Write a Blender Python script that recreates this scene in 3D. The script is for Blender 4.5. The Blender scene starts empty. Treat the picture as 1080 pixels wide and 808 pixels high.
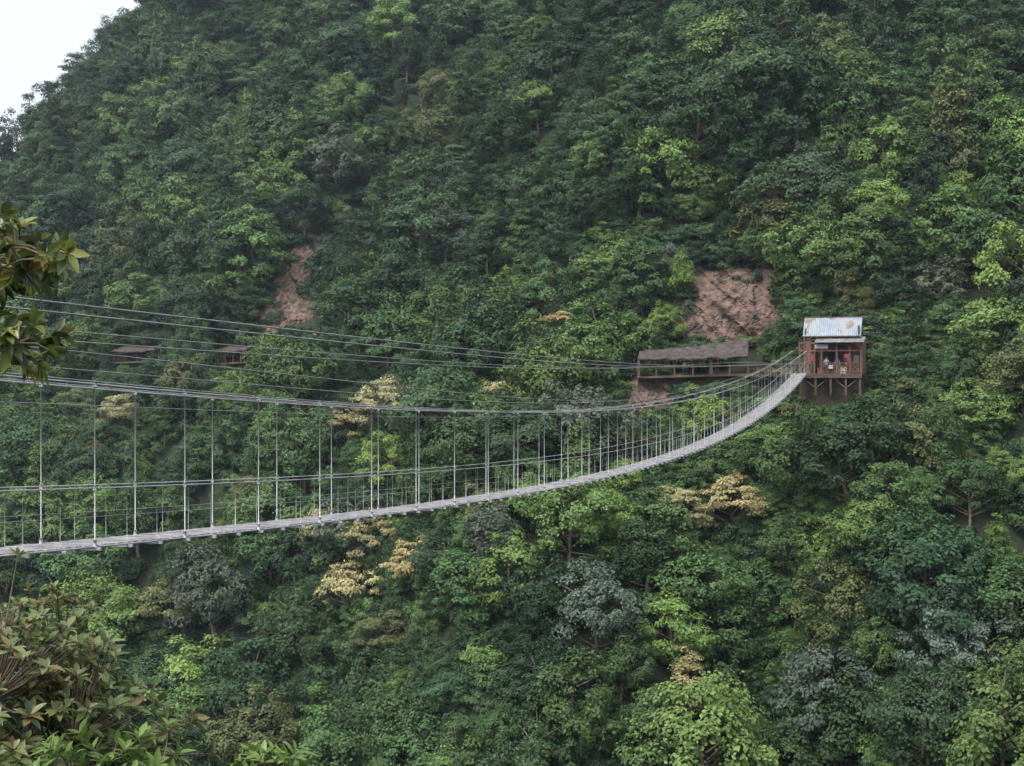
import bpy, math, random
import numpy as np
from mathutils import Vector, Matrix, noise as mnoise

rng = np.random.default_rng(7)
random.seed(7)
F = 1484.0
scene = bpy.context.scene

# ------------------------------------------------------------------ helpers
def link(o, parent=None):
    scene.collection.objects.link(o)
    if parent: o.parent = parent
    return o

class MB:
    def __init__(s): s.v=[]; s.f=[]; s.m=[]; s.sm=[]
    def add(s, vs, fs, mat=0, smooth=False):
        b=len(s.v); s.v.extend([tuple(v) for v in vs])
        for f in fs:
            s.f.append([b+i for i in f]); s.m.append(mat); s.sm.append(smooth)
    def box(s, c, size, mat=0, M=None):
        x,y,z=[k/2 for k in size]
        vs=[Vector((sx*x,sy*y,sz*z)) for sx in(-1,1) for sy in(-1,1) for sz in(-1,1)]
        if M is not None: vs=[M@v for v in vs]
        vs=[v+Vector(c) for v in vs]
        s.add(vs,[(0,1,3,2),(4,6,7,5),(0,4,5,1),(2,3,7,6),(0,2,6,4),(1,5,7,3)],mat)
    def tube(s, pts, rad, n=6, mat=0, cap=True):
        pts=[Vector(p) for p in pts]
        if not hasattr(rad,'__len__'): rad=[rad]*len(pts)
        vs=[]; fs=[]
        for i,p in enumerate(pts):
            t=(pts[min(i+1,len(pts)-1)]-pts[max(i-1,0)]).normalized()
            a=Vector((0,0,1)) if abs(t.z)<.9 else Vector((1,0,0))
            u=t.cross(a).normalized(); w=t.cross(u)
            for k in range(n):
                an=2*math.pi*k/n
                vs.append(p+(u*math.cos(an)+w*math.sin(an))*rad[i])
        for i in range(len(pts)-1):
            for k in range(n):
                fs.append((i*n+k,i*n+(k+1)%n,(i+1)*n+(k+1)%n,(i+1)*n+k))
        if cap:
            fs.append(tuple(range(n))); fs.append(tuple((len(pts)-1)*n+k for k in reversed(range(n))))
        s.add(vs,fs,mat,True)
    def obj(s, name, mats, parent=None, do_link=True, lv=None):
        me=bpy.data.meshes.new(name); me.from_pydata(s.v,[],s.f); me.update()
        for m in mats: me.materials.append(m)
        me.polygons.foreach_set('material_index',s.m)
        me.polygons.foreach_set('use_smooth',s.sm)
        if lv is not None:
            a=me.attributes.new('lv','FLOAT','POINT'); a.data.foreach_set('value',np.asarray(lv,dtype=np.float32))
        o=bpy.data.objects.new(name,me)
        if do_link: link(o,parent)
        return o

def empty(name, loc=(0,0,0)):
    e=bpy.data.objects.new(name,None); e.location=loc; link(e); return e

# ------------------------------------------------------------------ materials
def mat(name, col, rough=.7, col2=None, nscale=3., metal=0., bump=0., spec=.3, detail=6):
    m=bpy.data.materials.new(name); m.use_nodes=True
    nt=m.node_tree; b=nt.nodes['Principled BSDF']
    b.inputs['Roughness'].default_value=rough; b.inputs['Metallic'].default_value=metal
    b.inputs['Specular IOR Level'].default_value=spec
    tc=nt.nodes.new('ShaderNodeNewGeometry')
    n=nt.nodes.new('ShaderNodeTexNoise'); n.inputs['Scale'].default_value=nscale; n.inputs['Detail'].default_value=detail
    nt.links.new(tc.outputs['Position'],n.inputs['Vector'])
    r=nt.nodes.new('ShaderNodeValToRGB'); r.color_ramp.elements[0].position=.35; r.color_ramp.elements[1].position=.65
    c2=col2 or tuple(c*.7 for c in col)
    r.color_ramp.elements[0].color=(*c2,1); r.color_ramp.elements[1].color=(*col,1)
    nt.links.new(n.outputs['Fac'],r.inputs['Fac']); nt.links.new(r.outputs['Color'],b.inputs['Base Color'])
    if bump>0:
        bp=nt.nodes.new('ShaderNodeBump'); bp.inputs['Strength'].default_value=bump; bp.inputs['Distance'].default_value=.3
        nt.links.new(n.outputs['Fac'],bp.inputs['Height']); nt.links.new(bp.outputs['Normal'],b.inputs['Normal'])
    return m

def leaf_mat(name, instancer=True, c1=None, c2=None, transl=.3, rough=.55, spec=.25):
    m=bpy.data.materials.new(name); m.use_nodes=True; nt=m.node_tree
    b=nt.nodes['Principled BSDF']; out=nt.nodes['Material Output']
    b.inputs['Roughness'].default_value=rough; b.inputs['Specular IOR Level'].default_value=spec
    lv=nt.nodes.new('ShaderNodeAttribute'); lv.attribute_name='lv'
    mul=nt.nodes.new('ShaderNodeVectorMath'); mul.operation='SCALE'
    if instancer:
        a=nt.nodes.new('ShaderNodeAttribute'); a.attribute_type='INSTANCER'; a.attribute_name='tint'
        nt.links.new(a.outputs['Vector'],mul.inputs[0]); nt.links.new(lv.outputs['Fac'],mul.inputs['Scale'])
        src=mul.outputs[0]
    else:
        r=nt.nodes.new('ShaderNodeValToRGB')
        els=r.color_ramp.elements
        els[0].color=(*c1[0],1); els[1].color=(*c1[-1],1)
        for i,c in enumerate(c1[1:-1]):
            e=els.new((i+1)/(len(c1)-1)); e.color=(*c,1)
        nt.links.new(lv.outputs['Fac'],r.inputs['Fac']); src=r.outputs['Color']
    tr=nt.nodes.new('ShaderNodeBsdfTranslucent'); mx=nt.nodes.new('ShaderNodeMixShader'); mx.inputs[0].default_value=transl
    nt.links.new(src,b.inputs['Base Color']); nt.links.new(src,tr.inputs['Color'])
    nt.links.new(b.outputs[0],mx.inputs[1]); nt.links.new(tr.outputs[0],mx.inputs[2]); nt.links.new(mx.outputs[0],out.inputs['Surface'])
    return m

M_bark=mat('bark',(.16,.13,.10),.9,(.07,.055,.04),4)
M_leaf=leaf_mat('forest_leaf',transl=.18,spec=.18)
M_rock=mat('rock',(.13,.086,.07),.95,(.038,.031,.025),.9,bump=1.,detail=12)
M_rockd=mat('dark_rock',(.075,.058,.045),.95,(.025,.022,.016),.9,bump=.8,detail=10)
M_steel=mat('galvanised_steel',(.30,.31,.325),.6,(.20,.21,.22),2,metal=.1)
M_cable=mat('steel_cable',(.36,.37,.38),.55,(.25,.26,.27),1.5,metal=.1)
M_dcable=mat('weathered_cable',(.22,.23,.24),.6,(.15,.16,.17),1.5,metal=.1)
M_plank=mat('deck_plank',(.23,.235,.245),.85,(.11,.11,.118),3)
M_conc=mat('concrete',(.32,.31,.29),.85,(.2,.19,.18),1.2)
M_redwood=mat('red_timber',(.12,.06,.046),.8,(.06,.035,.03),2.5)
M_wood=mat('brown_timber',(.08,.058,.045),.85,(.04,.03,.025),3)
M_darkroof=mat('shingle_roof',(.062,.050,.048),.88,(.024,.020,.020),2.2,bump=.6)
M_brick=mat('weathered_boarding',(.13,.075,.058),.85,(.16,.12,.105),1.8)
M_white=mat('white_paint',(.55,.56,.58),.5,(.45,.45,.45),2)
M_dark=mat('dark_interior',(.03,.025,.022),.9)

def sheet_mat():
    m=bpy.data.materials.new('weathered_metal_sheet'); m.use_nodes=True; nt=m.node_tree; b=nt.nodes['Principled BSDF']
    g=nt.nodes.new('ShaderNodeNewGeometry'); n=nt.nodes.new('ShaderNodeTexNoise'); n.inputs['Scale'].default_value=.9; n.inputs['Detail'].default_value=7
    r=nt.nodes.new('ShaderNodeValToRGB'); e=r.color_ramp.elements
    e[0].position=.36; e[0].color=(.15,.13,.11,1); e[1].position=.48; e[1].color=(.24,.265,.285,1)
    x=e.new(.66); x.color=(.165,.215,.275,1)
    nt.links.new(g.outputs['Position'],n.inputs['Vector']); nt.links.new(n.outputs['Fac'],r.inputs['Fac']); nt.links.new(r.outputs['Color'],b.inputs['Base Color'])
    b.inputs['Roughness'].default_value=.65
    return m
M_sheet=sheet_mat()

# ------------------------------------------------------------------ terrain
CX=[-400,-150,-90,-60,-30,0,14,25,33,50,80,130,400]
CY=[330,255,222,203,183,164,155,151.3,146.2,140,128,108,60]
def sst(a,b,x):
    t=np.clip((x-a)/(b-a),0,1); return t*t*(3-2*t)
def fb(x,y):
    r=0
    for i,(fx,fy,p,a) in enumerate([(.055,.031,.3,1),(-.04,.083,1.7,.8),(.13,-.09,2.2,.45),(.21,.17,.9,.28),(-.33,.29,4.,.16),(.5,.45,1.,.1)]):
        r=r+a*np.sin(fx*x+fy*y+p+1.3*np.sin(.5*fy*x-.6*fx*y+i))
    return r
def terr(X,Y):
    X=np.asarray(X,float); Y=np.asarray(Y,float)
    yc=np.interp(X,CX,CY)
    d=Y-yc
    away=sst(3,25,np.abs(d))
    low=sst(4,28,-d)
    d=d+away*2.7*fb(X*1.1,Y)+low*(13*np.exp(-((X-3)/13)**2)-8*np.exp(-((X-27)/7)**2)-7*np.exp(-((X+30)/14)**2))
    up=sst(4,25,d)
    d=d+up*(5*np.exp(-((X-5-.3*d)/12)**2)-5*np.exp(-((X+25-.2*d)/9)**2)-4*np.exp(-((X-30-.3*d)/7)**2))
    z=np.where(d>0, np.where(d<3,.35*d,1.05+1.02*(d-3)), 1.12*d)
    cap=66+2.1*(X+81)+2.5*np.sin(X*.35)+.02*np.abs(Y-270)
    k=4.
    z=-k*np.logaddexp(-z/k,-cap/k)
    z=np.where(z>150,150+(z-150)*.1,z)
    near=np.where(Y>1.5,-1.75-(Y-1.5)*.95,-1.75+.22*np.minimum(1.5-Y,60))+.25*np.sin(X*.7)*np.clip(np.abs(Y)/6,0,1)
    return np.maximum(np.maximum(z,near),-62+.8*np.sin(X*.05)+.5*np.sin(Y*.11))
def pix(X,Y,Z): return 540+F*X/Y, 404-F*Z/Y
def hit(px,py,y0=85,y1=340):
    Y=np.arange(y0,y1,.4); X=(px-540)/F*Y; Z=(404-py)/F*Y
    g=terr(X,Y)>=Z
    if not g.any(): return None
    i=int(np.argmax(g)); return float(X[i]),float(Y[i]),float(terr(X[i],Y[i]))
def yat(X,z):
    Y=np.arange(88,340,.25); T=terr(np.full_like(Y,X),Y)
    g=T>=z
    if not g.any(): return 340.
    i=int(np.argmax(g))
    if i==0: return float(Y[0])
    return float(Y[i-1]+.25*(z-T[i-1])/(T[i]-T[i-1]+1e-9))

gx=np.concatenate([np.linspace(-2500,-260,8),np.arange(-230,-162,12),np.arange(-160,-40,2),np.arange(-40,60,1.5),np.arange(60,132,2),np.arange(140,240,14),np.linspace(270,2500,8)])
gy=np.concatenate([np.linspace(-1500,-60,6),np.arange(-50,-4,6),np.arange(-4,20,1),np.arange(20,90,4),np.arange(90,330,1.8),np.arange(335,480,14),np.linspace(520,3500,8)])
GX,GY=np.meshgrid(gx,gy,indexing='ij'); GZ=terr(GX,GY)
nx,ny=len(gx),len(gy)
V=np.stack([GX.ravel(),GY.ravel(),GZ.ravel()],1)
I=np.arange(nx*ny).reshape(nx,ny)
Fc=np.stack([I[:-1,:-1].ravel(),I[1:,:-1].ravel(),I[1:,1:].ravel(),I[:-1,1:].ravel()],1)
me=bpy.data.meshes.new('hillside_terrain'); me.from_pydata(V.tolist(),[],Fc.tolist()); me.update()
me.polygons.foreach_set('use_smooth',[True]*len(Fc))
M_ground=mat('forest_floor',(.018,.025,.011),.95,(.008,.011,.006),.5,bump=.6)
me.materials.append(M_ground)
terrain=link(bpy.data.objects.new('hillside_terrain',me))

# ------------------------------------------------------------------ rock outcrops
ROCKS=[]
def rock_patch(Xc,zc,rx,rz,amp,seed,tilt=0.):
    nu,nv=90,90; vs=[]; fs=[]
    for i in range(nu+1):
        X0=Xc+rx*(2*i/nu-1)
        for j in range(nv+1):
            z=zc+rz*(2*j/nv-1); X=X0+tilt*(z-zc)
            rr=math.hypot(2*i/nu-1,2*j/nv-1)
            wob=.22*mnoise.noise(Vector((X*.35,z*.35,seed+4)))
            n1=mnoise.fractal(Vector((X*.30+.25*z+seed,z*.10,3)),.9,2.1,7)
            n2=mnoise.cell(Vector((X*.7+.5*z+.8*n1,z*.35-X*.1+.6*n1,seed)))
            n3=mnoise.fractal(Vector((X*1.4,z*1.,seed)),.8,2.,5)
            b=amp*(1-max(0.,rr+wob)**2.4)+amp*.5*n1+.3*(n2-.5)*(rr<.92)+.42*n3
            vs.append((X,yat(X,z)-b,z))
    for i in range(nu):
        for j in range(nv):
            a=i*(nv+1)+j; fs.append((a,a+nv+1,a+nv+2,a+1))
    m=MB(); m.add(vs,fs,0,False); o=m.obj('rock_outcrop',[M_rock])
    ROCKS.append((Xc,zc,rx,rz,tilt))
    return o
def rp(px,py,rxp,rzp,amp,seed,tilt=0.):
    h=hit(px,py)
    if h: rock_patch(h[0],h[2],rxp*h[1]/F,rzp*h[1]/F,amp,seed,tilt); return h
rp(762,325,74,48,2.0,1.,.3)
rp(318,303,30,62,1.6,5.,.25)
rp(690,412,36,26,1.2,9.)
rp(398,80,13,9,1.2,15.)

# ------------------------------------------------------------------ tree prototypes
def leaf_cloud(centers, normals, size, asp, rs):
    n=len(centers)
    a=rs.normal(size=(n,3)); t=np.cross(a,normals); t/=np.linalg.norm(t,axis=1,keepdims=True)+1e-9
    b=np.cross(normals,t); s=(size*rs.uniform(.6,1.35,n))[:,None]
    v=np.stack([centers-t*s*.5, centers+b*s*asp*.5, centers+t*s*.5-normals*s*.15, centers-b*s*asp*.5],1)
    return v.reshape(-1,3)

def make_tree(name, kind, seed):
    rs=np.random.default_rng(seed)
    m=MB(); lobes=[]
    if kind=='broad':
        H=rs.uniform(5.6,7.2); R=rs.uniform(2.6,3.2); RZ=rs.uniform(2.7,3.2); nl=int(rs.integers(46,62))
        asy=rs.uniform(-.25,.25,4); two=rs.uniform()<.45
        for i in range(nl):
            u=1-1.75*(i+.5)/nl; ph=i*2.399+rs.uniform(-.4,.4); rr=math.sqrt(max(0,1-u*u))
            k=rs.uniform(.68,1.08)*(1+asy[0]*math.sin(ph)+asy[1]*math.cos(2*ph)+asy[2]*math.sin(3*ph+u*3))
            c=np.array([R*rr*math.cos(ph)*k,R*rr*math.sin(ph)*k,H-RZ+RZ*u*k+(.5*math.sin(ph*2+seed) if two else 0)])
            r=rs.uniform(.38,.98); lobes.append((c,r,r*rs.uniform(.6,.85)))
    elif kind=='tall':
        H=rs.uniform(7.5,9.5); R=rs.uniform(1.9,2.5); nl=48
        for i in range(nl):
            t=rs.uniform(0,1); ph=i*2.399; rad=R*(1-.7*t)*rs.uniform(.4,1.05)
            c=np.array([rad*math.cos(ph),rad*math.sin(ph),H*(.16+.8*t)])
            r=rs.uniform(.45,.9)*(1.1-.4*t); lobes.append((c,r,r*.7))
    elif kind=='tier':
        H=rs.uniform(5,6.5); R=rs.uniform(3.2,4.0)
        for i in range(38):
            ph=i*2.399+rs.uniform(-.5,.5); q=math.sqrt(rs.uniform(0,1)); rad=R*q
            top=H*(1-.42*q**1.7); zz=max(top-abs(rs.normal())*.9,1.)
            lobes.append((np.array([rad*math.cos(ph),rad*math.sin(ph),zz]),rs.uniform(.5,1.2),rs.uniform(.2,.4)))
    elif kind=='feather':
        H=rs.uniform(6,7.5); nl=40
        for i in range(nl):
            ph=i*2.399; t=rs.uniform(.1,1); rad=2.4*math.sqrt(t)*rs.uniform(.5,1)*(1.2-t*.5)
            c=np.array([rad*math.cos(ph),rad*math.sin(ph),max(.6,H*(1.0-.6*(rad/2.6)**1.3*rs.uniform(.7,1.3))-rs.uniform(0,2.6))])
            lobes.append((c,rs.uniform(.45,.75),rs.uniform(.6,1.0)))
    elif kind=='shrub':
        H=2.4
        for i in range(18):
            ph=i*2.399; rad=1.9*math.sqrt(rs.uniform(0,1))
            lobes.append((np.array([rad*math.cos(ph),rad*math.sin(ph),rs.uniform(.3,2.1)*(1-.25*rad/1.9)]),rs.uniform(.5,.9),rs.uniform(.4,.6)))
    lean=rs.uniform(-.4,.4,2); zt=H*.8 if kind!='shrub' else 1.2
    tr=[(0,0,-1.2),(lean[0]*.2,lean[1]*.2,zt*.3),(lean[0]*.6,-lean[1]*.3,zt*.65),(lean[0],lean[1],zt)]
    r0=.14 if kind!='shrub' else .04
    m.tube(tr,[r0*1.3,r0,r0*.7,r0*.3],6)
    for c,r,rz in lobes[::2 if kind!='tier' else 1]:
        z0=min(max(c[2]-abs(c[0])*.5-abs(c[1])*.4,zt*.25),zt)
        m.tube([(lean[0]*z0/zt,lean[1]*z0/zt,z0),((c[0]+lean[0]*.5)*.55,(c[1]+lean[1]*.5)*.55,z0*.35+c[2]*.65-.2),tuple(c-np.array([0,0,rz*.3]))],[r0*.4,r0*.25,r0*.1],4,cap=False)
    lvv=[1.]*len(m.v)
    cc=np.array([0,0,H*.5 if kind!='shrub' else 0.3])
    for c,r,rz in lobes:
        dens={'broad':285,'tall':270,'tier':230,'feather':270,'shrub':210}[kind]
        n=int(dens*(r*r*.6+r*rz*.5)/.8)
        d=rs.normal(size=(n,3)); d/=np.linalg.norm(d,axis=1,keepdims=True)
        flip=(d[:,2]<-.25)&(rs.uniform(size=n)<.85); d[flip,2]*=-1
        wob=1+.16*np.sin(d[:,0]*5+seed+c[0])+.16*np.sin(d[:,1]*6+c[1]*3)
        rad=rs.uniform(.70,1.12,n)*wob
        ragged=rs.uniform(size=n)<.14; rad[ragged]*=rs.uniform(1.05,1.4,ragged.sum())
        P=c+d*np.array([r,r,rz])*rad[:,None]
        cd=(P-cc)/3.; cd/=np.linalg.norm(cd,axis=1,keepdims=True)+1e-6
        N=d*.6+cd*.5+np.array([0,0,.4])+rs.normal(size=(n,3))*.30
        N/=np.linalg.norm(N,axis=1,keepdims=True)
        sz={'broad':.245,'tall':.24,'tier':.25,'feather':.25,'shrub':.28}[kind]; asp={'feather':.38,'tier':.6}.get(kind,.6)
        v=leaf_cloud(P,N,sz,asp,rs)
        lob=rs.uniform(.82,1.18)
        # young outer leaves lighter; painted shading also brightens leaves toward the crown top
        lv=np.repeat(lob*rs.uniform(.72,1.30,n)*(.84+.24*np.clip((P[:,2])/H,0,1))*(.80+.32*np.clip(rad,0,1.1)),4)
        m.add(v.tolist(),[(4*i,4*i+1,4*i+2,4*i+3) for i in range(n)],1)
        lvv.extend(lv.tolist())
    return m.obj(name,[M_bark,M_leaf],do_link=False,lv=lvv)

protos=bpy.data.collections.new('forest_tree_kinds')
kinds=['broad']*9+['tall']*3+['tier']*3+['feather']*3+['shrub']*2
for i,k in enumerate(kinds):
    o=make_tree('tree_%02d_%s'%(i,k),k,100+i); protos.objects.link(o)
IDX={k:[i for i,q in enumerate(kinds) if q==k] for k in set(kinds)}
HGT={'broad':7.6,'tall':9.5,'tier':6.6,'feather':7.8,'shrub':2.7}; RAD={'broad':3.6,'tall':2.6,'tier':4.2,'feather':2.9,'shrub':2.3}

TH=math.atan(.341); uu=Vector((math.cos(TH),-math.sin(TH),0)); vv=Vector((math.sin(TH),math.cos(TH),0))
Wd=1.35
def depth_at(px): n=(px-100)/(116.8-.1116*px); return 29.57*(1+.1116*n)
def zfit(data,y0z,deg=4):
    ys=[0.]+[depth_at(p) for p,_ in data]; zs=[y0z]+[(404-q)/F*depth_at(p) for p,q in data]
    c=np.polyfit(ys,zs,deg); return lambda y: float(np.polyval(c,y))
zdeck=zfit([(0,583),(100,574),(200,566),(300,557),(400,547),(515,526),(600,510),(700,487),(750,470),(800,441),(850,395)],-1.5,5)
zmain=zfit([(0,394),(100,406),(300,423),(400,430),(515,434),(600,434),(700,427),(800,400),(850,371)],1.75,5)
Yend=143.

PROT=[(846,335,914,396,148),(672,350,793,380,154),(722,292,810,345,160),(306,268,332,336,200),(232,368,262,378,196),(122,368,168,377,215),(672,403,704,422,160)]
def ok(x,y,z,s,kind):
    h=HGT[kind]*s; r=RAD[kind]*s
    bx=-18.85+.341*y
    if abs(x-bx)<r+1.6 and y<143.5 and z+h>zdeck(min(max(y,0),143))-.7: return False
    if 28.4<x+r*.8 and x-r*.8<36.7 and 140.5<y+r*.8 and y-r*.8<148.5 and z+h>-.1: return False
    if 12<x<28.5 and y+r>151 and y<156 and z+h>.9: return False
    for (a,b,c,d,dep) in PROT:
        if y>=dep: continue
        p0,q0=pix(x-r*.8,y,z+h); p1,q1=pix(x+r*.8,y,z)
        if p1>a and p0<c and q0<d and q1>b: return False
    for (Xc,zc,rx,rz,tl) in ROCKS:
        if ((x-Xc-tl*(z-zc))/rx)**2+((z-zc)/rz)**2<(.17 if kind=='shrub' else .45): return False
    return True

pal={'dark':(.020,.041,.020),'deep':(.028,.057,.024),'mid':(.044,.082,.029),'fresh':(.068,.116,.034),'bright':(.098,.160,.042),'olive':(.078,.092,.036),'tan':(.20,.185,.09),'grey':(.062,.080,.060),'brown':(.066,.062,.040)}
pk=list(pal.keys()); pw=np.array([.22,.27,.25,.15,.05,.05,.003,.022,.008]); pw/=pw.sum()
pts=[];scl=[];rot=[];idx=[];tint=[]
def put(x,y,kind,s,col,zs=1.):
    z=float(terr(x,y))
    pts.append((x,y,z-.35*s)); scl.append((s*random.uniform(.88,1.12),s*random.uniform(.88,1.12),s*zs))
    rot.append((random.uniform(-.09,.09)+.08,random.uniform(-.09,.09),random.uniform(0,6.283)))
    idx.append(random.choice(IDX[kind]))
    j=random.uniform(.76,1.26); w=random.uniform(-.1,.1)
    c=np.array(pal[col])*j*np.array([1+w,1,1-w*.5])
    hz=float(sst(150,290,y))*.35  # aerial haze painted into leaf colour: far trees blend to muted blue-green
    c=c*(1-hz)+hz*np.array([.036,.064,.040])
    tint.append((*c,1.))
SP=[(592,378,'tier',1.0,'tan'),(410,462,'tier',1.25,'tan'),(455,452,'tier',1.,'tan'),(370,470,'tier',.8,'tan'),(528,448,'tier',.9,'tan'),
(350,600,'tier',1.0,'tan'),(400,600,'tier',1.1,'tan'),(440,640,'tier',1.0,'tan'),(375,655,'tier',1.15,'tan'),(325,575,'tier',.8,'olive'),(410,700,'tier',1.,'olive'),(465,620,'tier',.8,'tan'),(340,700,'tier',.9,'olive'),
(720,570,'tier',.95,'tan'),(775,572,'tier',.95,'tan'),(700,550,'tier',.6,'tan'),(125,460,'tier',1.,'tan'),(80,445,'tier',.8,'olive'),
(705,225,'broad',1.55,'bright'),(740,235,'broad',1.1,'fresh'),(535,345,'broad',.9,'bright'),(930,255,'broad',1.05,'bright'),(475,375,'broad',1.4,'fresh'),(430,375,'broad',.9,'fresh'),(815,392,'feather',.8,'mid'),
(893,335,'feather',.8,'olive'),(908,345,'feather',.6,'olive'),(1000,720,'broad',1.3,'grey'),(1040,730,'broad',1.1,'grey'),(630,700,'broad',1.3,'grey'),(690,320,'broad',.9,'grey'),(560,110,'feather',1.,'olive'),
(940,490,'broad',1.2,'bright'),(905,610,'broad',1.,'bright'),(870,620,'broad',.9,'bright'),(985,130,'feather',.8,'fresh'),(600,600,'broad',1.4,'fresh'),(540,650,'broad',1.3,'fresh'),(710,700,'broad',1.1,'bright'),(500,600,'broad',.9,'mid'),
(560,560,'broad',.9,'fresh'),(900,700,'broad',1.3,'olive'),(960,640,'broad',1.1,'mid'),(470,285,'broad',1.3,'grey'),(355,210,'broad',1.5,'grey'),(1010,280,'broad',1.5,'fresh'),(1050,300,'broad',1.3,'mid'),(800,290,'broad',.8,'mid'),
(720,60,'broad',1.1,'fresh'),(820,250,'broad',1.1,'olive'),(1050,440,'broad',.9,'olive'),(1030,470,'broad',1.,'fresh'),(850,540,'broad',1.2,'mid')]
sp_xy=[]
for px,py,k,s,c in SP:
    h=hit(px,py)
    if h:
        y2=h[1]; x2=h[0]
        if k=='tier': # light-crowned trees stand a little proud of their neighbours
            for tr in range(3):
                if ok(x2,y2,h[2],s,k): break
                s*=.85
        if ok(x2,y2,h[2],s,k) or k=='feather':
            put(x2,y2,k,s,c,1.25 if k=='tier' else 1.); sp_xy.append((x2,y2,s*(2.9 if k=='tier' else 2.1)))
def slope(x,y):
    return math.hypot(float(terr(x+1,y)-terr(x-1,y))/2,float(terr(x,y+1)-terr(x,y-1))/2)
def inview(x,y,z): return abs(x/y)<=.43 and -61<z<.30*y+2 and z>-.31*y-5
def scatter(x0,x1,y0,y1,step,layer):
    for X in np.arange(x0,x1,step):
        for Y in np.arange(y0,y1,step):
            x=X+random.uniform(-.5,.5)*step; y=Y+random.uniform(-.5,.5)*step
            z=float(terr(x,y))
            if not inview(x,y,z): continue
            if layer==0:
                if any((x-a)**2+(y-b)**2<r*r for a,b,r in sp_xy): continue
                nz=mnoise.noise(Vector((x*.06,y*.06,z*.05)))
                k=random.choices(['broad','tall','feather','tier'],[.72,.16,.10,.02])[0]
                s=random.choice([.55,.7,.9,1.1,1.35,1.6])*random.uniform(.88,1.12)
                if k=='tall': s*=.85
                w=pw.copy(); 
                if nz>.15: w[2:5]*=2.2
                if nz<-.15: w[0:2]*=2.; w[4]*=.2
                if z<-5: w[2:4]*=1.4
                if z>25: w[0:2]*=1.6
                col=pk[int(rng.choice(len(pk),p=w/w.sum()))]
                if k=='tier' and col=='tan': col='olive'
                for tr in range(4):
                    if ok(x,y,z,s,k): put(x,y,k,s,col,random.uniform(.85,1.15)); break
                    s*=.65
            else:
                k='shrub'; nrep=1+int(max(0,slope(x,y)-1.15)*2.6)
                for q in range(min(nrep,7)):
                    x2=x+random.uniform(-.6,.6)*step*(q>0); y2=y+random.uniform(-.6,.6)*step*(q>0); z2=float(terr(x2,y2))
                    s=random.uniform(.65,1.05)
                    col=random.choice(['deep','dark','dark','mid','deep','dark'])
                    for tr in range(4):
                        if ok(x2,y2,z2,s,k): put(x2,y2,k,s,col); break
                        s*=.6
scatter(-130,100,92,300,3.75,0)
scatter(-130,100,92,300,2.7,1)
for i in range(1100):
    x=random.uniform(8,46); y=random.uniform(134,160); z=float(terr(x,y))
    s=random.uniform(.4,.85)
    if ok(x,y,z,s,'shrub'): put(x,y,'shrub',s,random.choice(['deep','mid','fresh','dark','olive']))
for i in range(16000):
    x=random.uniform(-110,85); y=random.uniform(95,290)
    if abs(x/y)>.40: continue
    sl_=slope(x,y)
    if sl_<1.55: continue
    z=float(terr(x,y))
    if not inview(x,y,z) or random.random()>.7: continue
    k=random.choice(['shrub','shrub','broad']); s=random.uniform(.7,1.1) if k=='shrub' else random.uniform(.4,.7)
    if ok(x,y,z,s,k): put(x,y,k,s,random.choice(['deep','mid','fresh','dark']))
for i in range(110):
    x=random.uniform(-35,35); y=random.uniform(22,58)
    put(x,y,random.choice(['broad','tall','feather']),random.uniform(.5,.8),random.choice(['deep','mid','fresh']))
print('TREES',len(pts))
fm=bpy.data.meshes.new('forest_trees'); fm.from_pydata(pts,[],[])
a=fm.attributes.new('scl','FLOAT_VECTOR','POINT'); a.data.foreach_set('vector',np.array(scl,dtype=np.float32).ravel())
a=fm.attributes.new('rot','FLOAT_VECTOR','POINT'); a.data.foreach_set('vector',np.array(rot,dtype=np.float32).ravel())
a=fm.attributes.new('idx','INT','POINT'); a.data.foreach_set('value',np.array(idx,dtype=np.int32))
a=fm.attributes.new('tint','FLOAT_COLOR','POINT'); a.data.foreach_set('color',np.array(tint,dtype=np.float32).ravel())
forest=link(bpy.data.objects.new('forest_trees',fm))
ng=bpy.data.node_groups.new('forest_instances','GeometryNodeTree')
ng.interface.new_socket('Geometry',in_out='INPUT',socket_type='NodeSocketGeometry'); ng.interface.new_socket('Geometry',in_out='OUTPUT',socket_type='NodeSocketGeometry')
N=ng.nodes; L=ng.links
gi=N.new('NodeGroupInput'); go=N.new('NodeGroupOutput'); iop=N.new('GeometryNodeInstanceOnPoints'); ci=N.new('GeometryNodeCollectionInfo')
ci.inputs['Collection'].default_value=protos; ci.inputs['Separate Children'].default_value=True; ci.inputs['Reset Children'].default_value=True
def na(nm,t):
    n=N.new('GeometryNodeInputNamedAttribute'); n.data_type=t; n.inputs['Name'].default_value=nm; return n.outputs[0]
e2r=N.new('FunctionNodeEulerToRotation')
L.new(gi.outputs[0],iop.inputs['Points']); L.new(ci.outputs[0],iop.inputs['Instance']); iop.inputs['Pick Instance'].default_value=True
L.new(na('idx','INT'),iop.inputs['Instance Index']); L.new(na('rot','FLOAT_VECTOR'),e2r.inputs[0]); L.new(e2r.outputs[0],iop.inputs['Rotation']); L.new(na('scl','FLOAT_VECTOR'),iop.inputs['Scale'])
L.new(iop.outputs[0],go.inputs[0])
md=forest.modifiers.new('instances','NODES'); md.node_group=ng

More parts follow.
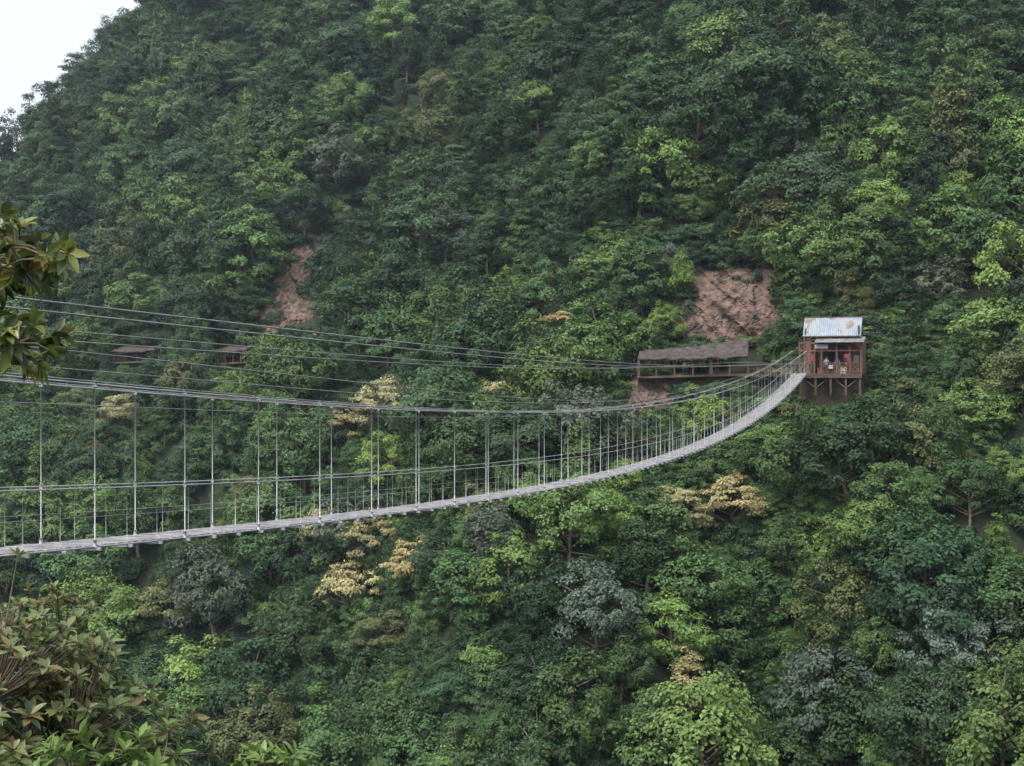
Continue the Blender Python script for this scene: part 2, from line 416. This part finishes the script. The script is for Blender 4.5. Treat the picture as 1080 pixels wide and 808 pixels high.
# ------------------------------------------------------------------ suspension bridge
bridge=empty('suspension_bridge',(0,0,0))
def pos(y,side,z):
    p=Vector((-18.85+.341*y,y,0))-uu*Wd*side
    return Vector((p.x,p.y,z))
ys=np.linspace(0,Yend,120)
deck=MB()
step=.30; y=0.1
SL=lambda y:(zdeck(y+.5)-zdeck(y-.5))
while y<Yend:
    zc=zdeck(y)+random.uniform(-.008,.008); p=(pos(y,0,zc)+pos(y,1,zc))/2
    R=Matrix.Rotation(-TH,3,'Z')@Matrix.Rotation(math.atan(SL(y)*math.cos(TH)),3,'X')
    deck.box(p,(Wd-.06+random.uniform(-.03,.03),.205,.035),0,R)
    y+=step*math.cos(TH)
deck.obj('deck_planks',[M_plank],bridge)
beams=MB()
DY=3.3
y=29.57-8*DY
hs=[]
while y<Yend-1: hs.append(y); y+=DY
for yb in np.arange(1.,Yend,DY/3):
    zc=zdeck(yb)-.06; p=(pos(yb,0,zc)+pos(yb,1,zc))/2
    R=Matrix.Rotation(-TH,3,'Z')
    beams.box(p,(Wd+.26,.06,.06),0,R)
for s in (0,1):
    beams.tube([pos(y,s,zdeck(y)-.02) for y in ys],.022,6)
beams.obj('deck_crossbeams',[M_steel],bridge)
cab=MB()
for s in (0,1):
    cab.tube([pos(y,s,zmain(y)) for y in ys],.021,6)
    cab.tube([pos(y,s,zmain(y))+uu*.09*(1 if s==0 else -1)+Vector((0,0,.05)) for y in ys],.010,6)
    cab.tube([pos(y,s,zdeck(y)+1.22) for y in ys],.014,5)
    cab.tube([pos(y,s,zdeck(y)+.62) for y in ys],.004,5)
cab.obj('main_and_hand_cables',[M_cable],bridge)
hang=MB()
for s in (0,1):
    for y in hs:
        a=pos(y,s,zdeck(y)-.1); b=pos(y,s,zmain(y))
        hang.tube([a,b],.014,5)
        for zz,rr,hh in ((zdeck(y)+1.22,.034,.10),(zmain(y),.042,.11),(zdeck(y)+.05,.04,.16)):
            c=pos(y,s,zz); hang.tube([c-Vector((0,0,hh/2)),c+Vector((0,0,hh/2))],rr,6)
    for y in hs:
        for q in (1.1,2.2):
            hang.tube([pos(y+q,s,zdeck(y+q)),pos(y+q,s,zdeck(y+q)+1.22)],.0045 if y<80 else .008,4)
hang.obj('hangers',[M_cable],bridge)
ab=MB(); p=(pos(-1.6,0,0)+pos(-1.6,1,0))/2; R=Matrix.Rotation(-TH,3,'Z')
ab.box((p.x,p.y,zdeck(0)-1.55),(3.4,3.4,2.8),0,R)
for s in(0,1):
    q=pos(-.6,s,0)+uu*(.25 if s==0 else -.25)
    ab.box((q.x,q.y,zdeck(0)+1.7),(.36,.36,3.9),0,R)
q=(pos(-.6,0,0)+pos(-.6,1,0))/2; ab.box((q.x,q.y,zdeck(0)+3.78),(2.5,.3,.3),0,R)
ab.obj('near_abutment',[M_conc],bridge)

ac=empty('overhead_cables')
lines=[([(0,318),(200,341),(400,360),(560,378),(680,385),(850,384)],1.9,.9,.018),
([(0,326),(200,348),(400,367),(560,381),(680,387),(850,386)],1.6,.6,.018),
([(0,334),(200,353),(400,372),(560,384),(680,388),(850,387)],1.35,-1.9,.014),
([(0,345),(200,362),(400,378),(560,386),(680,389),(850,388)],1.1,-2.3,.014),
([(0,366),(100,374),(300,397),(560,421),(700,419),(850,388)],.75,.5,.012),
([(0,376),(100,385),(300,403),(560,424),(700,421),(850,389)],.55,-1.8,.012),
([(0,421),(100,424),(300,432),(560,441),(700,430),(850,391)],-.2,-2.6,.010)]
acm=MB()
for dat,z0,off,r in lines:
    f=zfit(dat,z0,4); acm.tube([pos(y,0,f(y))+uu*off for y in np.linspace(-2,Yend+1,90)],r,5)
acm.obj('cable_strands',[M_dcable],ac)
fr=MB()
for o_ in (-2.7,1.1):
    q=pos(-2,0,0)+uu*o_; fr.tube([(q.x,q.y,-2.6),(q.x,q.y,2.3)],.12,8)
for zz in (2.1,.6,-.2):
    fr.tube([pos(-2,0,zz)+uu*-2.7,pos(-2,0,zz)+uu*1.1],.08,8)
fr.obj('anchor_frame',[M_steel],ac)

# ------------------------------------------------------------------ bridge-head hut
hut=empty('bridge_head_hut')
E=pos(Yend,0,0); ze=zdeck(Yend)
Rh=Matrix.Rotation(-TH,3,'Z')
def hp(u,v,z): return E+uu*u+vv*v+Vector((0,0,ze+z))
def hb(m,u,v,z,size,mt=0,M=None): m.box(hp(u,v,z),size,mt,Rh@M if M is not None else Rh)
st=MB()
hb(st,2.35,2.2,-.12,(6.3,4.4,.22),0)
for u in(-.6,.9,2.4,3.9,5.3):
    for v in(.25,3.9): 
        hb(st,u,v,-1.2,(.2,.2,1.95),0)
for u in(-.6,2.4): 
    st.tube([hp(u,.25,-.3),hp(u+1.5,.25,-1.5)],.06,5); st.tube([hp(u+3,.25,-.3),hp(u+1.5,.25,-1.5)],.06,5)
hb(st,2.35,.12,-.35,(6.3,.2,.24),0)
hb(st,2.35,3.0,-2.2,(6.0,2.6,3.6),1)
st.obj('platform',[M_wood,M_rockd],hut)
fr=MB()
for u in(-.7,.0,1.5,3.0,4.3,5.4):
    hb(fr,u,.15,1.6,(.17,.17,3.2),0); hb(fr,u,4.1,1.9,(.17,.17,3.8),0)
for z in(3.1,2.3): hb(fr,2.35,.15,z,(6.25,.13,.15),0)
for u0,u1 in((1.5,3.0),(3.0,4.3),(4.3,5.4),(-.7,0)):
    hb(fr,(u0+u1)/2,.15,1.05,(u1-u0-.18,.08,.09),0); hb(fr,(u0+u1)/2,.15,.15,(u1-u0-.18,.08,.09),0)
    fr.tube([hp(u0+.08,.15,.2),hp(u1-.08,.15,1.0)],.035,5); fr.tube([hp(u0+.08,.17,1.0),hp(u1-.08,.17,.2)],.035,5)
    k=u0+.2
    while k<u1: hb(fr,k,.14,.6,(.05,.05,.8),0); k+=.22
fr.tube([hp(-.7,.1,3.1),hp(.0,.1,2.35)],.04,5); fr.tube([hp(-.7,.1,2.35),hp(0,.1,3.1)],.04,5)
fr.obj('timber_frame',[M_redwood],hut)
wl=MB()
hb(wl,2.35,4.25,1.7,(6.2,.14,3.4),0)
hb(wl,5.5,2.3,1.6,(.12,3.7,3.2),0)
hb(wl,4.85,1.3,1.35,(1.0,.10,2.5),1)
hb(wl,.75,2.4,1.45,(.10,3.2,2.9),0)
hb(wl,2.25,1.8,2.7,(3.,.08,.55),1)
wl.obj('boarded_walls',[M_brick,M_redwood],hut)
op=MB()
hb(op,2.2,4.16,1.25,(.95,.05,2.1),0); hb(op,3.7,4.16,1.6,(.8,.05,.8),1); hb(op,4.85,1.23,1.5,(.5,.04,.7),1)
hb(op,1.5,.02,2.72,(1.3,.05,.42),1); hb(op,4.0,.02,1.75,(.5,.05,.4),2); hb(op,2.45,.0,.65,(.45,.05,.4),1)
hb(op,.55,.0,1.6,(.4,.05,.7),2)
op.obj('doors_and_boards',[M_dark,mat('faded_board',(.26,.26,.26),.6,(.18,.18,.18),2),mat('red_paint',(.16,.035,.03),.6)],hut)
rf=MB()
def corr(m,u0,u1,v0,z0,v1,z1,n,amp,mt):
    vs=[];fs=[]
    for i in range(n+1):
        u=u0+(u1-u0)*i/n; o=amp*(1 if i%2 else -1)
        vs+= [hp(u,v0-o,z0+o),hp(u,v1-o,z1+o)]
    fs=[(2*i,2*i+2,2*i+3,2*i+1) for i in range(n)]
    m.add(vs,fs,mt)
corr(rf,-.45,5.35,.7,3.78,2.3,5.75,58,.03,0)
corr(rf,-.45,5.25,4.6,3.9,2.3,5.75,58,.03,0)
corr(rf,.9,5.75,-.55,3.12,1.3,3.72,48,.025,1)
rf.obj('sheet_metal_roof',[M_sheet,mat('grey_sheet',(.17,.18,.19),.6,(.10,.10,.095),1.5)],hut)
tr=MB()
hb(tr,2.45,.62,3.76,(5.9,.08,.12),0); hb(tr,2.45,2.3,5.8,(5.9,.12,.1),0)
hb(tr,5.1,1.8,4.4,(.1,2.4,.9),0); hb(tr,-.2,1.8,4.2,(.1,2.,.8),0)
tr.obj('roof_trim',[M_wood],hut)
ft=MB()
for u,v,z,s,mt in((1.3,.7,.25,(.5,.4,.5),0),(3.6,.9,.3,(.7,.4,.6),1),(4.9,.6,.25,(.5,.35,.5),0)):
    hb(ft,u,v,z,s,mt); hb(ft,u,v,z+s[2]/2+.03,(s[0]+.08,s[1]+.08,.05),mt)
ft.obj('counter_and_crates',[M_redwood,M_white],hut)

# ------------------------------------------------------------------ roofed cliff walkways
def shelter(name,p0,p1,zf0,zf1,h_e,rise0,rise1,depth,nb):
    root=empty(name)
    a=Vector((p0[0],p0[1],0)); b=Vector((p1[0],p1[1],0)); ax=(b-a); Ln=ax.length; ax.normalize(); bk=Vector((-ax.y,ax.x,0))
    if bk.y<0: bk=-bk
    ang=math.atan2(ax.y,ax.x); Rz=Matrix.Rotation(ang,3,'Z')
    rm=MB(); n=60; w=8; vs=[]
    for i in range(n+1):
        t=i/n
        for j in range(w+1):
            s=j/w
            e=zf0+(zf1-zf0)*t+h_e; rise=rise0+(rise1-rise0)*t
            z=e+rise*s+.16*mnoise.noise(Vector((t*Ln*.7,s*3,zf0)))-.2*math.sin(t*3.14)
            p=a+ax*(Ln*t)+bk*(depth*s-.5+.14*mnoise.noise(Vector((t*Ln*1.3,5,zf0)))); vs.append((p.x,p.y,z+(.03 if j%2 else 0)))
    b0=len(vs); vs+= [(x,y,z-.12) for x,y,z in vs]
    fs=[]
    for i in range(n):
        for j in range(w):
            q=i*(w+1)+j; fs.append((q,q+w+1,q+w+2,q+1)); fs.append((b0+q,b0+q+1,b0+q+w+2,b0+q+w+1))
        q=i*(w+1); fs.append((q,b0+q,b0+q+w+1,q+w+1))
    for j in range(w):
        fs.append((j,j+1,b0+j+1,b0+j)); q=n*(w+1)+j; fs.append((q,b0+q,b0+q+1,q+1))
    rm.add(vs,fs,0); rm.obj('shingle_roof',[M_darkroof],root)
    pm=MB()
    for i in range(nb+1):
        t=i/nb; p=a+ax*(Ln*t); z0=zf0+(zf1-zf0)*t
        pm.box((p.x,p.y,z0+h_e/2-.15),(.12,.12,h_e-.1),0,Rz)
        q=p+bk*(depth-.8); pm.box((q.x,q.y,z0+h_e/2+.1),(.12,.12,h_e+.3),0,Rz)
    c=(a+b)/2; zc=(zf0+zf1)/2; tl=Matrix.Rotation(-math.atan2(zf1-zf0,Ln),3,'Y')
    for hh in(.9,): pm.box((c.x,c.y,zc+hh),(Ln,.05,.06),0,Rz@tl)
    pm.box((c.x,c.y,zc+h_e-.28),(Ln,.08,.11),0,Rz@tl)
    pm.obj('posts_and_rail',[M_redwood],root)
    fl=MB(); q=c+bk*(depth/2-.4); fl.box((q.x,q.y,zc-.14),(Ln+.3,depth,.24),0,Rz@tl)
    fl.box((q.x,q.y+.8,zc-1.1),(Ln,depth-1.,1.66),0,Rz@tl)
    fl.obj('walkway_floor',[M_rockd],root)
    return root
def W(px,Y): return ((px-540)/F*Y,Y)
shelter('roofed_walkway',W(673,152.5),W(789,150.5),.75,1.05,1.95,.8,1.9,2.6,6)
for pa,pb,py in((230,262,381),(120,170,380)):
    ha=hit(pa,py+2); hb_=hit(pb,py+2)
    ya,yb=ha[1]-1.2,hb_[1]-1.2
    yb=min(max(yb,ya-6),ya+6)
    shelter('roofed_walkway',W(pa,ya),W(pb,yb),(404-py-2)/F*ya,(404-py)/F*yb,1.6,.8,.9,2.6,4)
pm=MB(); A_=Vector((*W(789,151.5),1.0)); B_=hp(-.2,3.2,-.05)
dirv=(B_-A_); Lp=dirv.length; c=(A_+B_)/2; ang=math.atan2(dirv.y,dirv.x); Rp=Matrix.Rotation(ang,3,'Z')
pm.box((c.x,c.y,c.z-.15),(Lp,1.6,.25),0,Rp)
for i in range(8):
    p=A_.lerp(B_,i/7)-Vector((0,.7,0)); pm.tube([p,p+Vector((0,0,1.0))],.05,5,1)
pm.tube([A_+Vector((0,-.7,1)),B_+Vector((0,-.7,1))],.045,5,1); pm.tube([A_+Vector((0,-.7,.5)),B_+Vector((0,-.7,.5))],.035,5,1)
pm.obj('cliff_path',[M_rockd,M_redwood])

# ------------------------------------------------------------------ people
M_skin=mat('skin',(.45,.28,.2),.6,(.42,.26,.19)); M_hair=mat('hair',(.02,.016,.014),.6)
def person(loc,face,shirt,pants,armup=0.,H=1.68,stride=.1):
    k=H/1.7; V_=[];Ed=[];Rd=[]
    def a(p,r,par=None):
        V_.append(p);Rd.append(r)
        if par is not None: Ed.append((par,len(V_)-1))
        return len(V_)-1
    pel=a((0,0,.93),.135); wa=a((0,0,1.08),.12,pel); ch=a((0,-.01,1.28),.145,wa); nk=a((0,0,1.44),.06,ch)
    hd=a((0,-.01,1.53),.075,nk); h2=a((0,-.015,1.60),.088,hd); a((0,0,1.665),.06,h2)
    a((0,-.105,1.575),.018,h2)
    for s in(-1,1): a((s*.09,.005,1.585),.016,h2)
    for s in(-1,1):
        hip=a((s*.09,0,.88),.098,pel); kn=a((s*.10,-s*stride*.5-.02,.49),.062,hip); an=a((s*.11,-s*stride+.02,.09),.042,kn); a((s*.12,-s*stride-.13,.04),.036,an)
        sh=a((s*.185,0,1.38),.062,ch)
        if armup and s==1: el=a((s*.25,-.12,1.14),.043,sh); wr=a((s*.2,-.34,1.2),.028,el); dd=Vector((-.2,-.9,.1))
        else: el=a((s*.25,.03,1.11),.043,sh); wr=a((s*.27,-.04,.87),.028,el); dd=Vector((0,-.15,-1))
        dd.normalize(); w=Vector(V_[wr]); pm_=a(tuple(w+dd*.06),.032,wr); pp=Vector(V_[pm_]); sd=Vector((0,1,-.1)).normalized()
        for f in range(4):
            l=[.075,.088,.083,.065][f]; b1=a(tuple(pp+dd*.035+sd*(.027-.018*f)*-1),.0095,pm_); b2=a(tuple(Vector(V_[b1])+dd*l*.55),.0088,b1); a(tuple(Vector(V_[b2])+dd*l*.4+Vector((-s*.02,0,0))),.0075,b2)
        b1=a(tuple(w+dd*.03-sd*.035),.011,wr); a(tuple(Vector(V_[b1])+dd*.045-sd*.015),.009,b1)
    me=bpy.data.meshes.new('tmp'); me.from_pydata([tuple(c*k for c in p) for p in V_],Ed,[])
    o=bpy.data.objects.new('tmp',me); link(o)
    o.modifiers.new('s','SKIN')
    sv=me.skin_vertices[0].data
    for i,r in enumerate(Rd): sv[i].radius=(r*k,r*k*(.8 if i in(0,1,2) else 1)); sv[i].use_root=(i==0)
    ss=o.modifiers.new('u','SUBSURF'); ss.levels=1; ss.render_levels=1
    dg=bpy.context.evaluated_depsgraph_get(); nm=bpy.data.meshes.new_from_object(o.evaluated_get(dg)); bpy.data.objects.remove(o)
    nm.materials.clear()
    for mm in(shirt,pants,M_skin,M_hair): nm.materials.append(mm)
    for f in nm.polygons:
        c=f.center/k; f.use_smooth=True
        if c.z>1.47: f.material_index=3 if (c.z>1.625 or c.y>.01) else 2
        elif c.z>1.43: f.material_index=2
        elif abs(c.x)>.17 and (c.z<1.12 or c.y<-.15) and c.z>.5: f.material_index=2
        elif c.z>.93: f.material_index=0
        elif c.z>.09: f.material_index=1
        else: f.material_index=3
    p=bpy.data.objects.new('person',nm); p.location=loc; p.rotation_euler=(0,0,face); link(p); return p
cw=mat('white_shirt',(.5,.5,.5),.8); cb=mat('blue_shirt',(.1,.18,.35),.8); cr=mat('red_shirt',(.4,.07,.07),.8); cj=mat('jeans',(.05,.07,.13),.9); ck=mat('khaki',(.25,.2,.14),.9)
person(hp(1.9,.85,0),.1,cw,cj,1); person(hp(3.0,.75,0),-.5,cb,ck); person(hp(4.1,.55,0),.4,cr,cj,1,1.6)
for px,sh,pn in((750,cw,ck),(757,cr,cj),(722,cw,cj)):
    x,y=W(px,152.3); person((x,y,.75+.3*(px-676)/113-.02),random.uniform(-1,1.5),sh,pn,0,1.65,.2)

# ------------------------------------------------------------------ foreground foliage
M_fleafA=leaf_mat('broad_leaf',False,[(.018,.028,.012),(.035,.058,.018),(.075,.105,.028),(.16,.18,.042),(.20,.13,.045)],transl=.35,rough=.35,spec=.5)
M_fleafB=leaf_mat('shrub_leaf',False,[(.028,.05,.02),(.055,.09,.03),(.105,.145,.05),(.20,.225,.09),(.19,.14,.06)],transl=.35,rough=.38,spec=.5)
M_fleafC=leaf_mat('green_leaf',False,[(.05,.09,.025),(.10,.17,.04),(.16,.24,.065)],transl=.35,rough=.45,spec=.4)
def leaf(m,lv,p,d,up,L_,Wf,val):
    d=d.normalized(); s=d.cross(up); 
    if s.length<1e-3: s=Vector((1,0,0))
    s.normalize(); n=s.cross(d).normalized(); vs=[];fs=[]
    prof=[(0,.06),(.2,.62),(.45,1.),(.7,.8),(.9,.35),(1.,.02)]
    dr=random.uniform(.05,.35)
    for t,w in prof:
        c=p+d*L_*t-Vector((0,0,1))*dr*L_*t*t
        hw=L_*Wf*w*.5
        vs+=[c+s*hw+n*hw*.35,c,c-s*hw+n*hw*.35]
    for i in range(len(prof)-1):
        a=3*i; fs+=[(a,a+1,a+4,a+3),(a+1,a+2,a+5,a+4)]
    m.add(vs,fs,1,True); lv.extend([val]*len(vs))
def rosette(m,lv,p,d,n,L_,Wf,base):
    d=d.normalized(); a=Vector((0,0,1)) if abs(d.z)<.9 else Vector((1,0,0)); u=d.cross(a).normalized(); w=d.cross(u)
    for i in range(n):
        an=i*2.399; sp=random.uniform(.45,1.3)
        dd=(u*math.cos(an)+w*math.sin(an))*sp+d*random.uniform(.25,1.)
        leaf(m,lv,p-d*random.uniform(0,.05),dd,d+Vector((0,0,.5)),L_*random.uniform(.6,1.15),Wf,min(1,max(0,base+random.gauss(0,.22))))
def tree_fg():
    random.seed(21)
    m=MB(); lv=[]
    trunk=[Vector((-3.6,6.4,-6.6)),Vector((-3.5,6.3,-3)),Vector((-3.35,6.2,-.8)),Vector((-3.1,6.15,1.2)),Vector((-3.2,6.2,2.6))]
    m.tube(trunk,[.14,.12,.09,.06,.03],8,0); 
    def limb(a,b,r):
        c=a.lerp(b,.5)+Vector((0,0,.08)); m.tube([a,c,b],[r,r*.75,r*.5],6,0); return b
    def P(px,py,Y): return Vector(((px-540)/F*Y,Y,(404-py)/F*Y))
    clusters=[(12,258),(38,254),(60,262),(72,268),(30,285),(54,288),(10,300),(5,236),(-20,270),(66,256),(38,300),(-30,320),(8,345),(30,352),(56,372),(42,386),(14,368),(62,352),(-15,370),(22,338),(2,225),(20,236),(-50,240),(-60,300),(-60,360),(-80,270),(-40,200),(45,275),(20,275),(-5,285),(48,360),(20,362),(30,390),(-90,330),(-100,200),(-70,150),(0,262),(0,350),(-8,330),(5,380),(50,268),(66,280),(36,340),(0,300),(8,270),(28,268),(16,290),(0,240),(26,376),(8,360),(46,296)]
    hubs=[P(-60,285,6.25),P(-45,365,6.2)]
    limb(trunk[2]+Vector((.0,0,.5)),hubs[0],.035); limb(trunk[2],hubs[1],.03)
    sub0=P(22,283,6.2); sub1=P(18,362,6.15); s2=P(55,272,6.1); m.tube([hubs[0],P(-20,278,6.2),sub0,s2],[.02,.014,.009,.005],6,0); m.tube([hubs[1],P(-15,362,6.2),sub1],[.018,.012,.008],6,0)
    lv.extend([0]*(len(m.v)-len(lv)))
    cand=[hubs[0],hubs[1],sub0,sub1,s2,P(-20,278,6.2),P(-15,362,6.2)]
    for px,py in clusters:
        tp=P(px,py,6.2+random.uniform(-.3,.3))
        via=min(cand,key=lambda q:(q-tp).length if (q-tp).length>.06 else 9)
        c1=via.lerp(tp,.55)+Vector((0,0,.02))
        m.tube([via,c1,tp],[.007,.005,.003],5,0); lv.extend([0]*(len(m.v)-len(lv)))
        rosette(m,lv,tp,(tp-c1)+Vector((.02,0,.02)),9,.096,.44,.46)
    for i in range(60):
        ph=random.uniform(0,6.28); r=random.uniform(.3,1.)
        tp=Vector((-3.6+r*math.cos(ph)*.9-.2,6.3+r*math.sin(ph),1.6+random.uniform(-.6,1.6)))
        m.tube([trunk[3],trunk[3].lerp(tp,.5)+Vector((0,0,.1)),tp],[.02,.012,.004],5,0); lv.extend([0]*(len(m.v)-len(lv)))
        rosette(m,lv,tp,tp-trunk[3],9,.11,.4,.4)
    return m.obj('overhanging_tree',[M_bark,M_fleafA],lv=lv)
tree_fg()
def bush(name,c,rad,n,base,matl,L_,Wf,nl,vb,seed):
    random.seed(seed); m=MB(); lv=[]
    c=Vector(c); base=Vector(base); hub=c-Vector((0,0,rad[2]*.7))
    m.tube([base,base.lerp(hub,.5)+Vector((.1,0,0)),hub,c],[.08,.065,.05,.02],7,0); lv.extend([0]*len(m.v))
    subs=[]
    for i in range(14):
        ph=i*2.399; u=random.uniform(-.1,.8); rr=math.sqrt(1-u*u)*.55
        p=c+Vector((rad[0]*rr*math.cos(ph),rad[1]*rr*math.sin(ph),rad[2]*u*.55)); subs.append(p)
        m.tube([hub,hub.lerp(p,.5)+Vector((0,0,-.04)),p],[.03,.02,.01],5,0)
    lv.extend([0]*(len(m.v)-len(lv)))
    for i in range(n):
        ph=i*2.399; u=random.uniform(-.6,1); rr=math.sqrt(1-u*u); k=random.uniform(.5,1.)*(1+.14*math.sin(ph*3+u*5))
        if random.random()<.12:k*=1.12
        p=c+Vector((rad[0]*rr*math.cos(ph)*k,rad[1]*rr*math.sin(ph)*k,rad[2]*u*k))
        via=min(subs,key=lambda q:(q-p).length)
        m.tube([via,via.lerp(p,.6)+Vector((0,0,-.02)),p],[.008,.005,.003],4,0); lv.extend([0]*(len(m.v)-len(lv)))
        dv=(p-c).normalized()+Vector((0,0,.8)); rosette(m,lv,p,dv,nl,L_,Wf,vb+.12*u)
    return m.obj(name,[M_bark,matl],lv=lv)
bush('foreground_shrub',(-3.0,8.,-2.2),(1.06,1.0,1.04),1100,(-3.3,8.1,-8.1),M_fleafB,.105,.36,9,.50,3)
bush('foreground_shrub',(-2.05,7.2,-2.16),(.56,.45,.44),190,(-2.5,7.3,-7.3),M_fleafC,.11,.32,8,.5,4)
bush('foreground_shrub',(-1.22,6.9,-1.93),(.20,.2,.2),30,(-1.3,7.,-7.2),M_fleafC,.11,.30,8,.6,6)

# ------------------------------------------------------------------ thin valley haze (real scattering volume)
hz=MB(); hz.box((0,260,60),(900,380,330),0)
mh=bpy.data.materials.new('valley_haze'); mh.use_nodes=True; nt=mh.node_tree; nt.nodes.remove(nt.nodes['Principled BSDF'])
vs_=nt.nodes.new('ShaderNodeVolumeScatter'); vs_.inputs['Color'].default_value=(.68,.84,1,1); vs_.inputs['Density'].default_value=.00022; vs_.inputs['Anisotropy'].default_value=.2
nt.links.new(vs_.outputs[0],nt.nodes['Material Output'].inputs['Volume'])
hz.obj('valley_haze',[mh])

# ------------------------------------------------------------------ sky and light
w=bpy.data.worlds.new('World'); scene.world=w; w.use_nodes=True; nt=w.node_tree
bg=nt.nodes['Background']; sk=nt.nodes.new('ShaderNodeTexSky'); sk.sky_type='NISHITA'; sk.sun_disc=False
EL=math.radians(58); AZ=math.radians(215)
sk.sun_elevation=EL; sk.sun_rotation=AZ; sk.air_density=1.; sk.dust_density=6.; sk.ozone_density=1.
hs_=nt.nodes.new('ShaderNodeHueSaturation'); hs_.inputs['Saturation'].default_value=.4; hs_.inputs['Value'].default_value=2.6
nt.links.new(sk.outputs[0],hs_.inputs['Color']); nt.links.new(hs_.outputs[0],bg.inputs['Color']); bg.inputs['Strength'].default_value=.15
sl=bpy.data.lights.new('sun','SUN'); sl.energy=1.9; sl.angle=math.radians(14); sl.color=(1,.97,.92)
so=link(bpy.data.objects.new('sun',sl))
D=Vector((math.sin(AZ)*math.cos(EL),math.cos(AZ)*math.cos(EL),math.sin(EL)))
so.rotation_euler=D.to_track_quat('Z','Y').to_euler()

cam=bpy.data.cameras.new('camera'); cam.sensor_width=36; cam.lens=F/1080*36; cam.clip_end=6000; cam.clip_start=.05
co=link(bpy.data.objects.new('camera',cam)); co.location=(0,0,0); co.rotation_euler=(math.radians(90),0,0)
scene.camera=co
scene.view_settings.view_transform='Standard'; scene.view_settings.look='None'; scene.view_settings.exposure=0
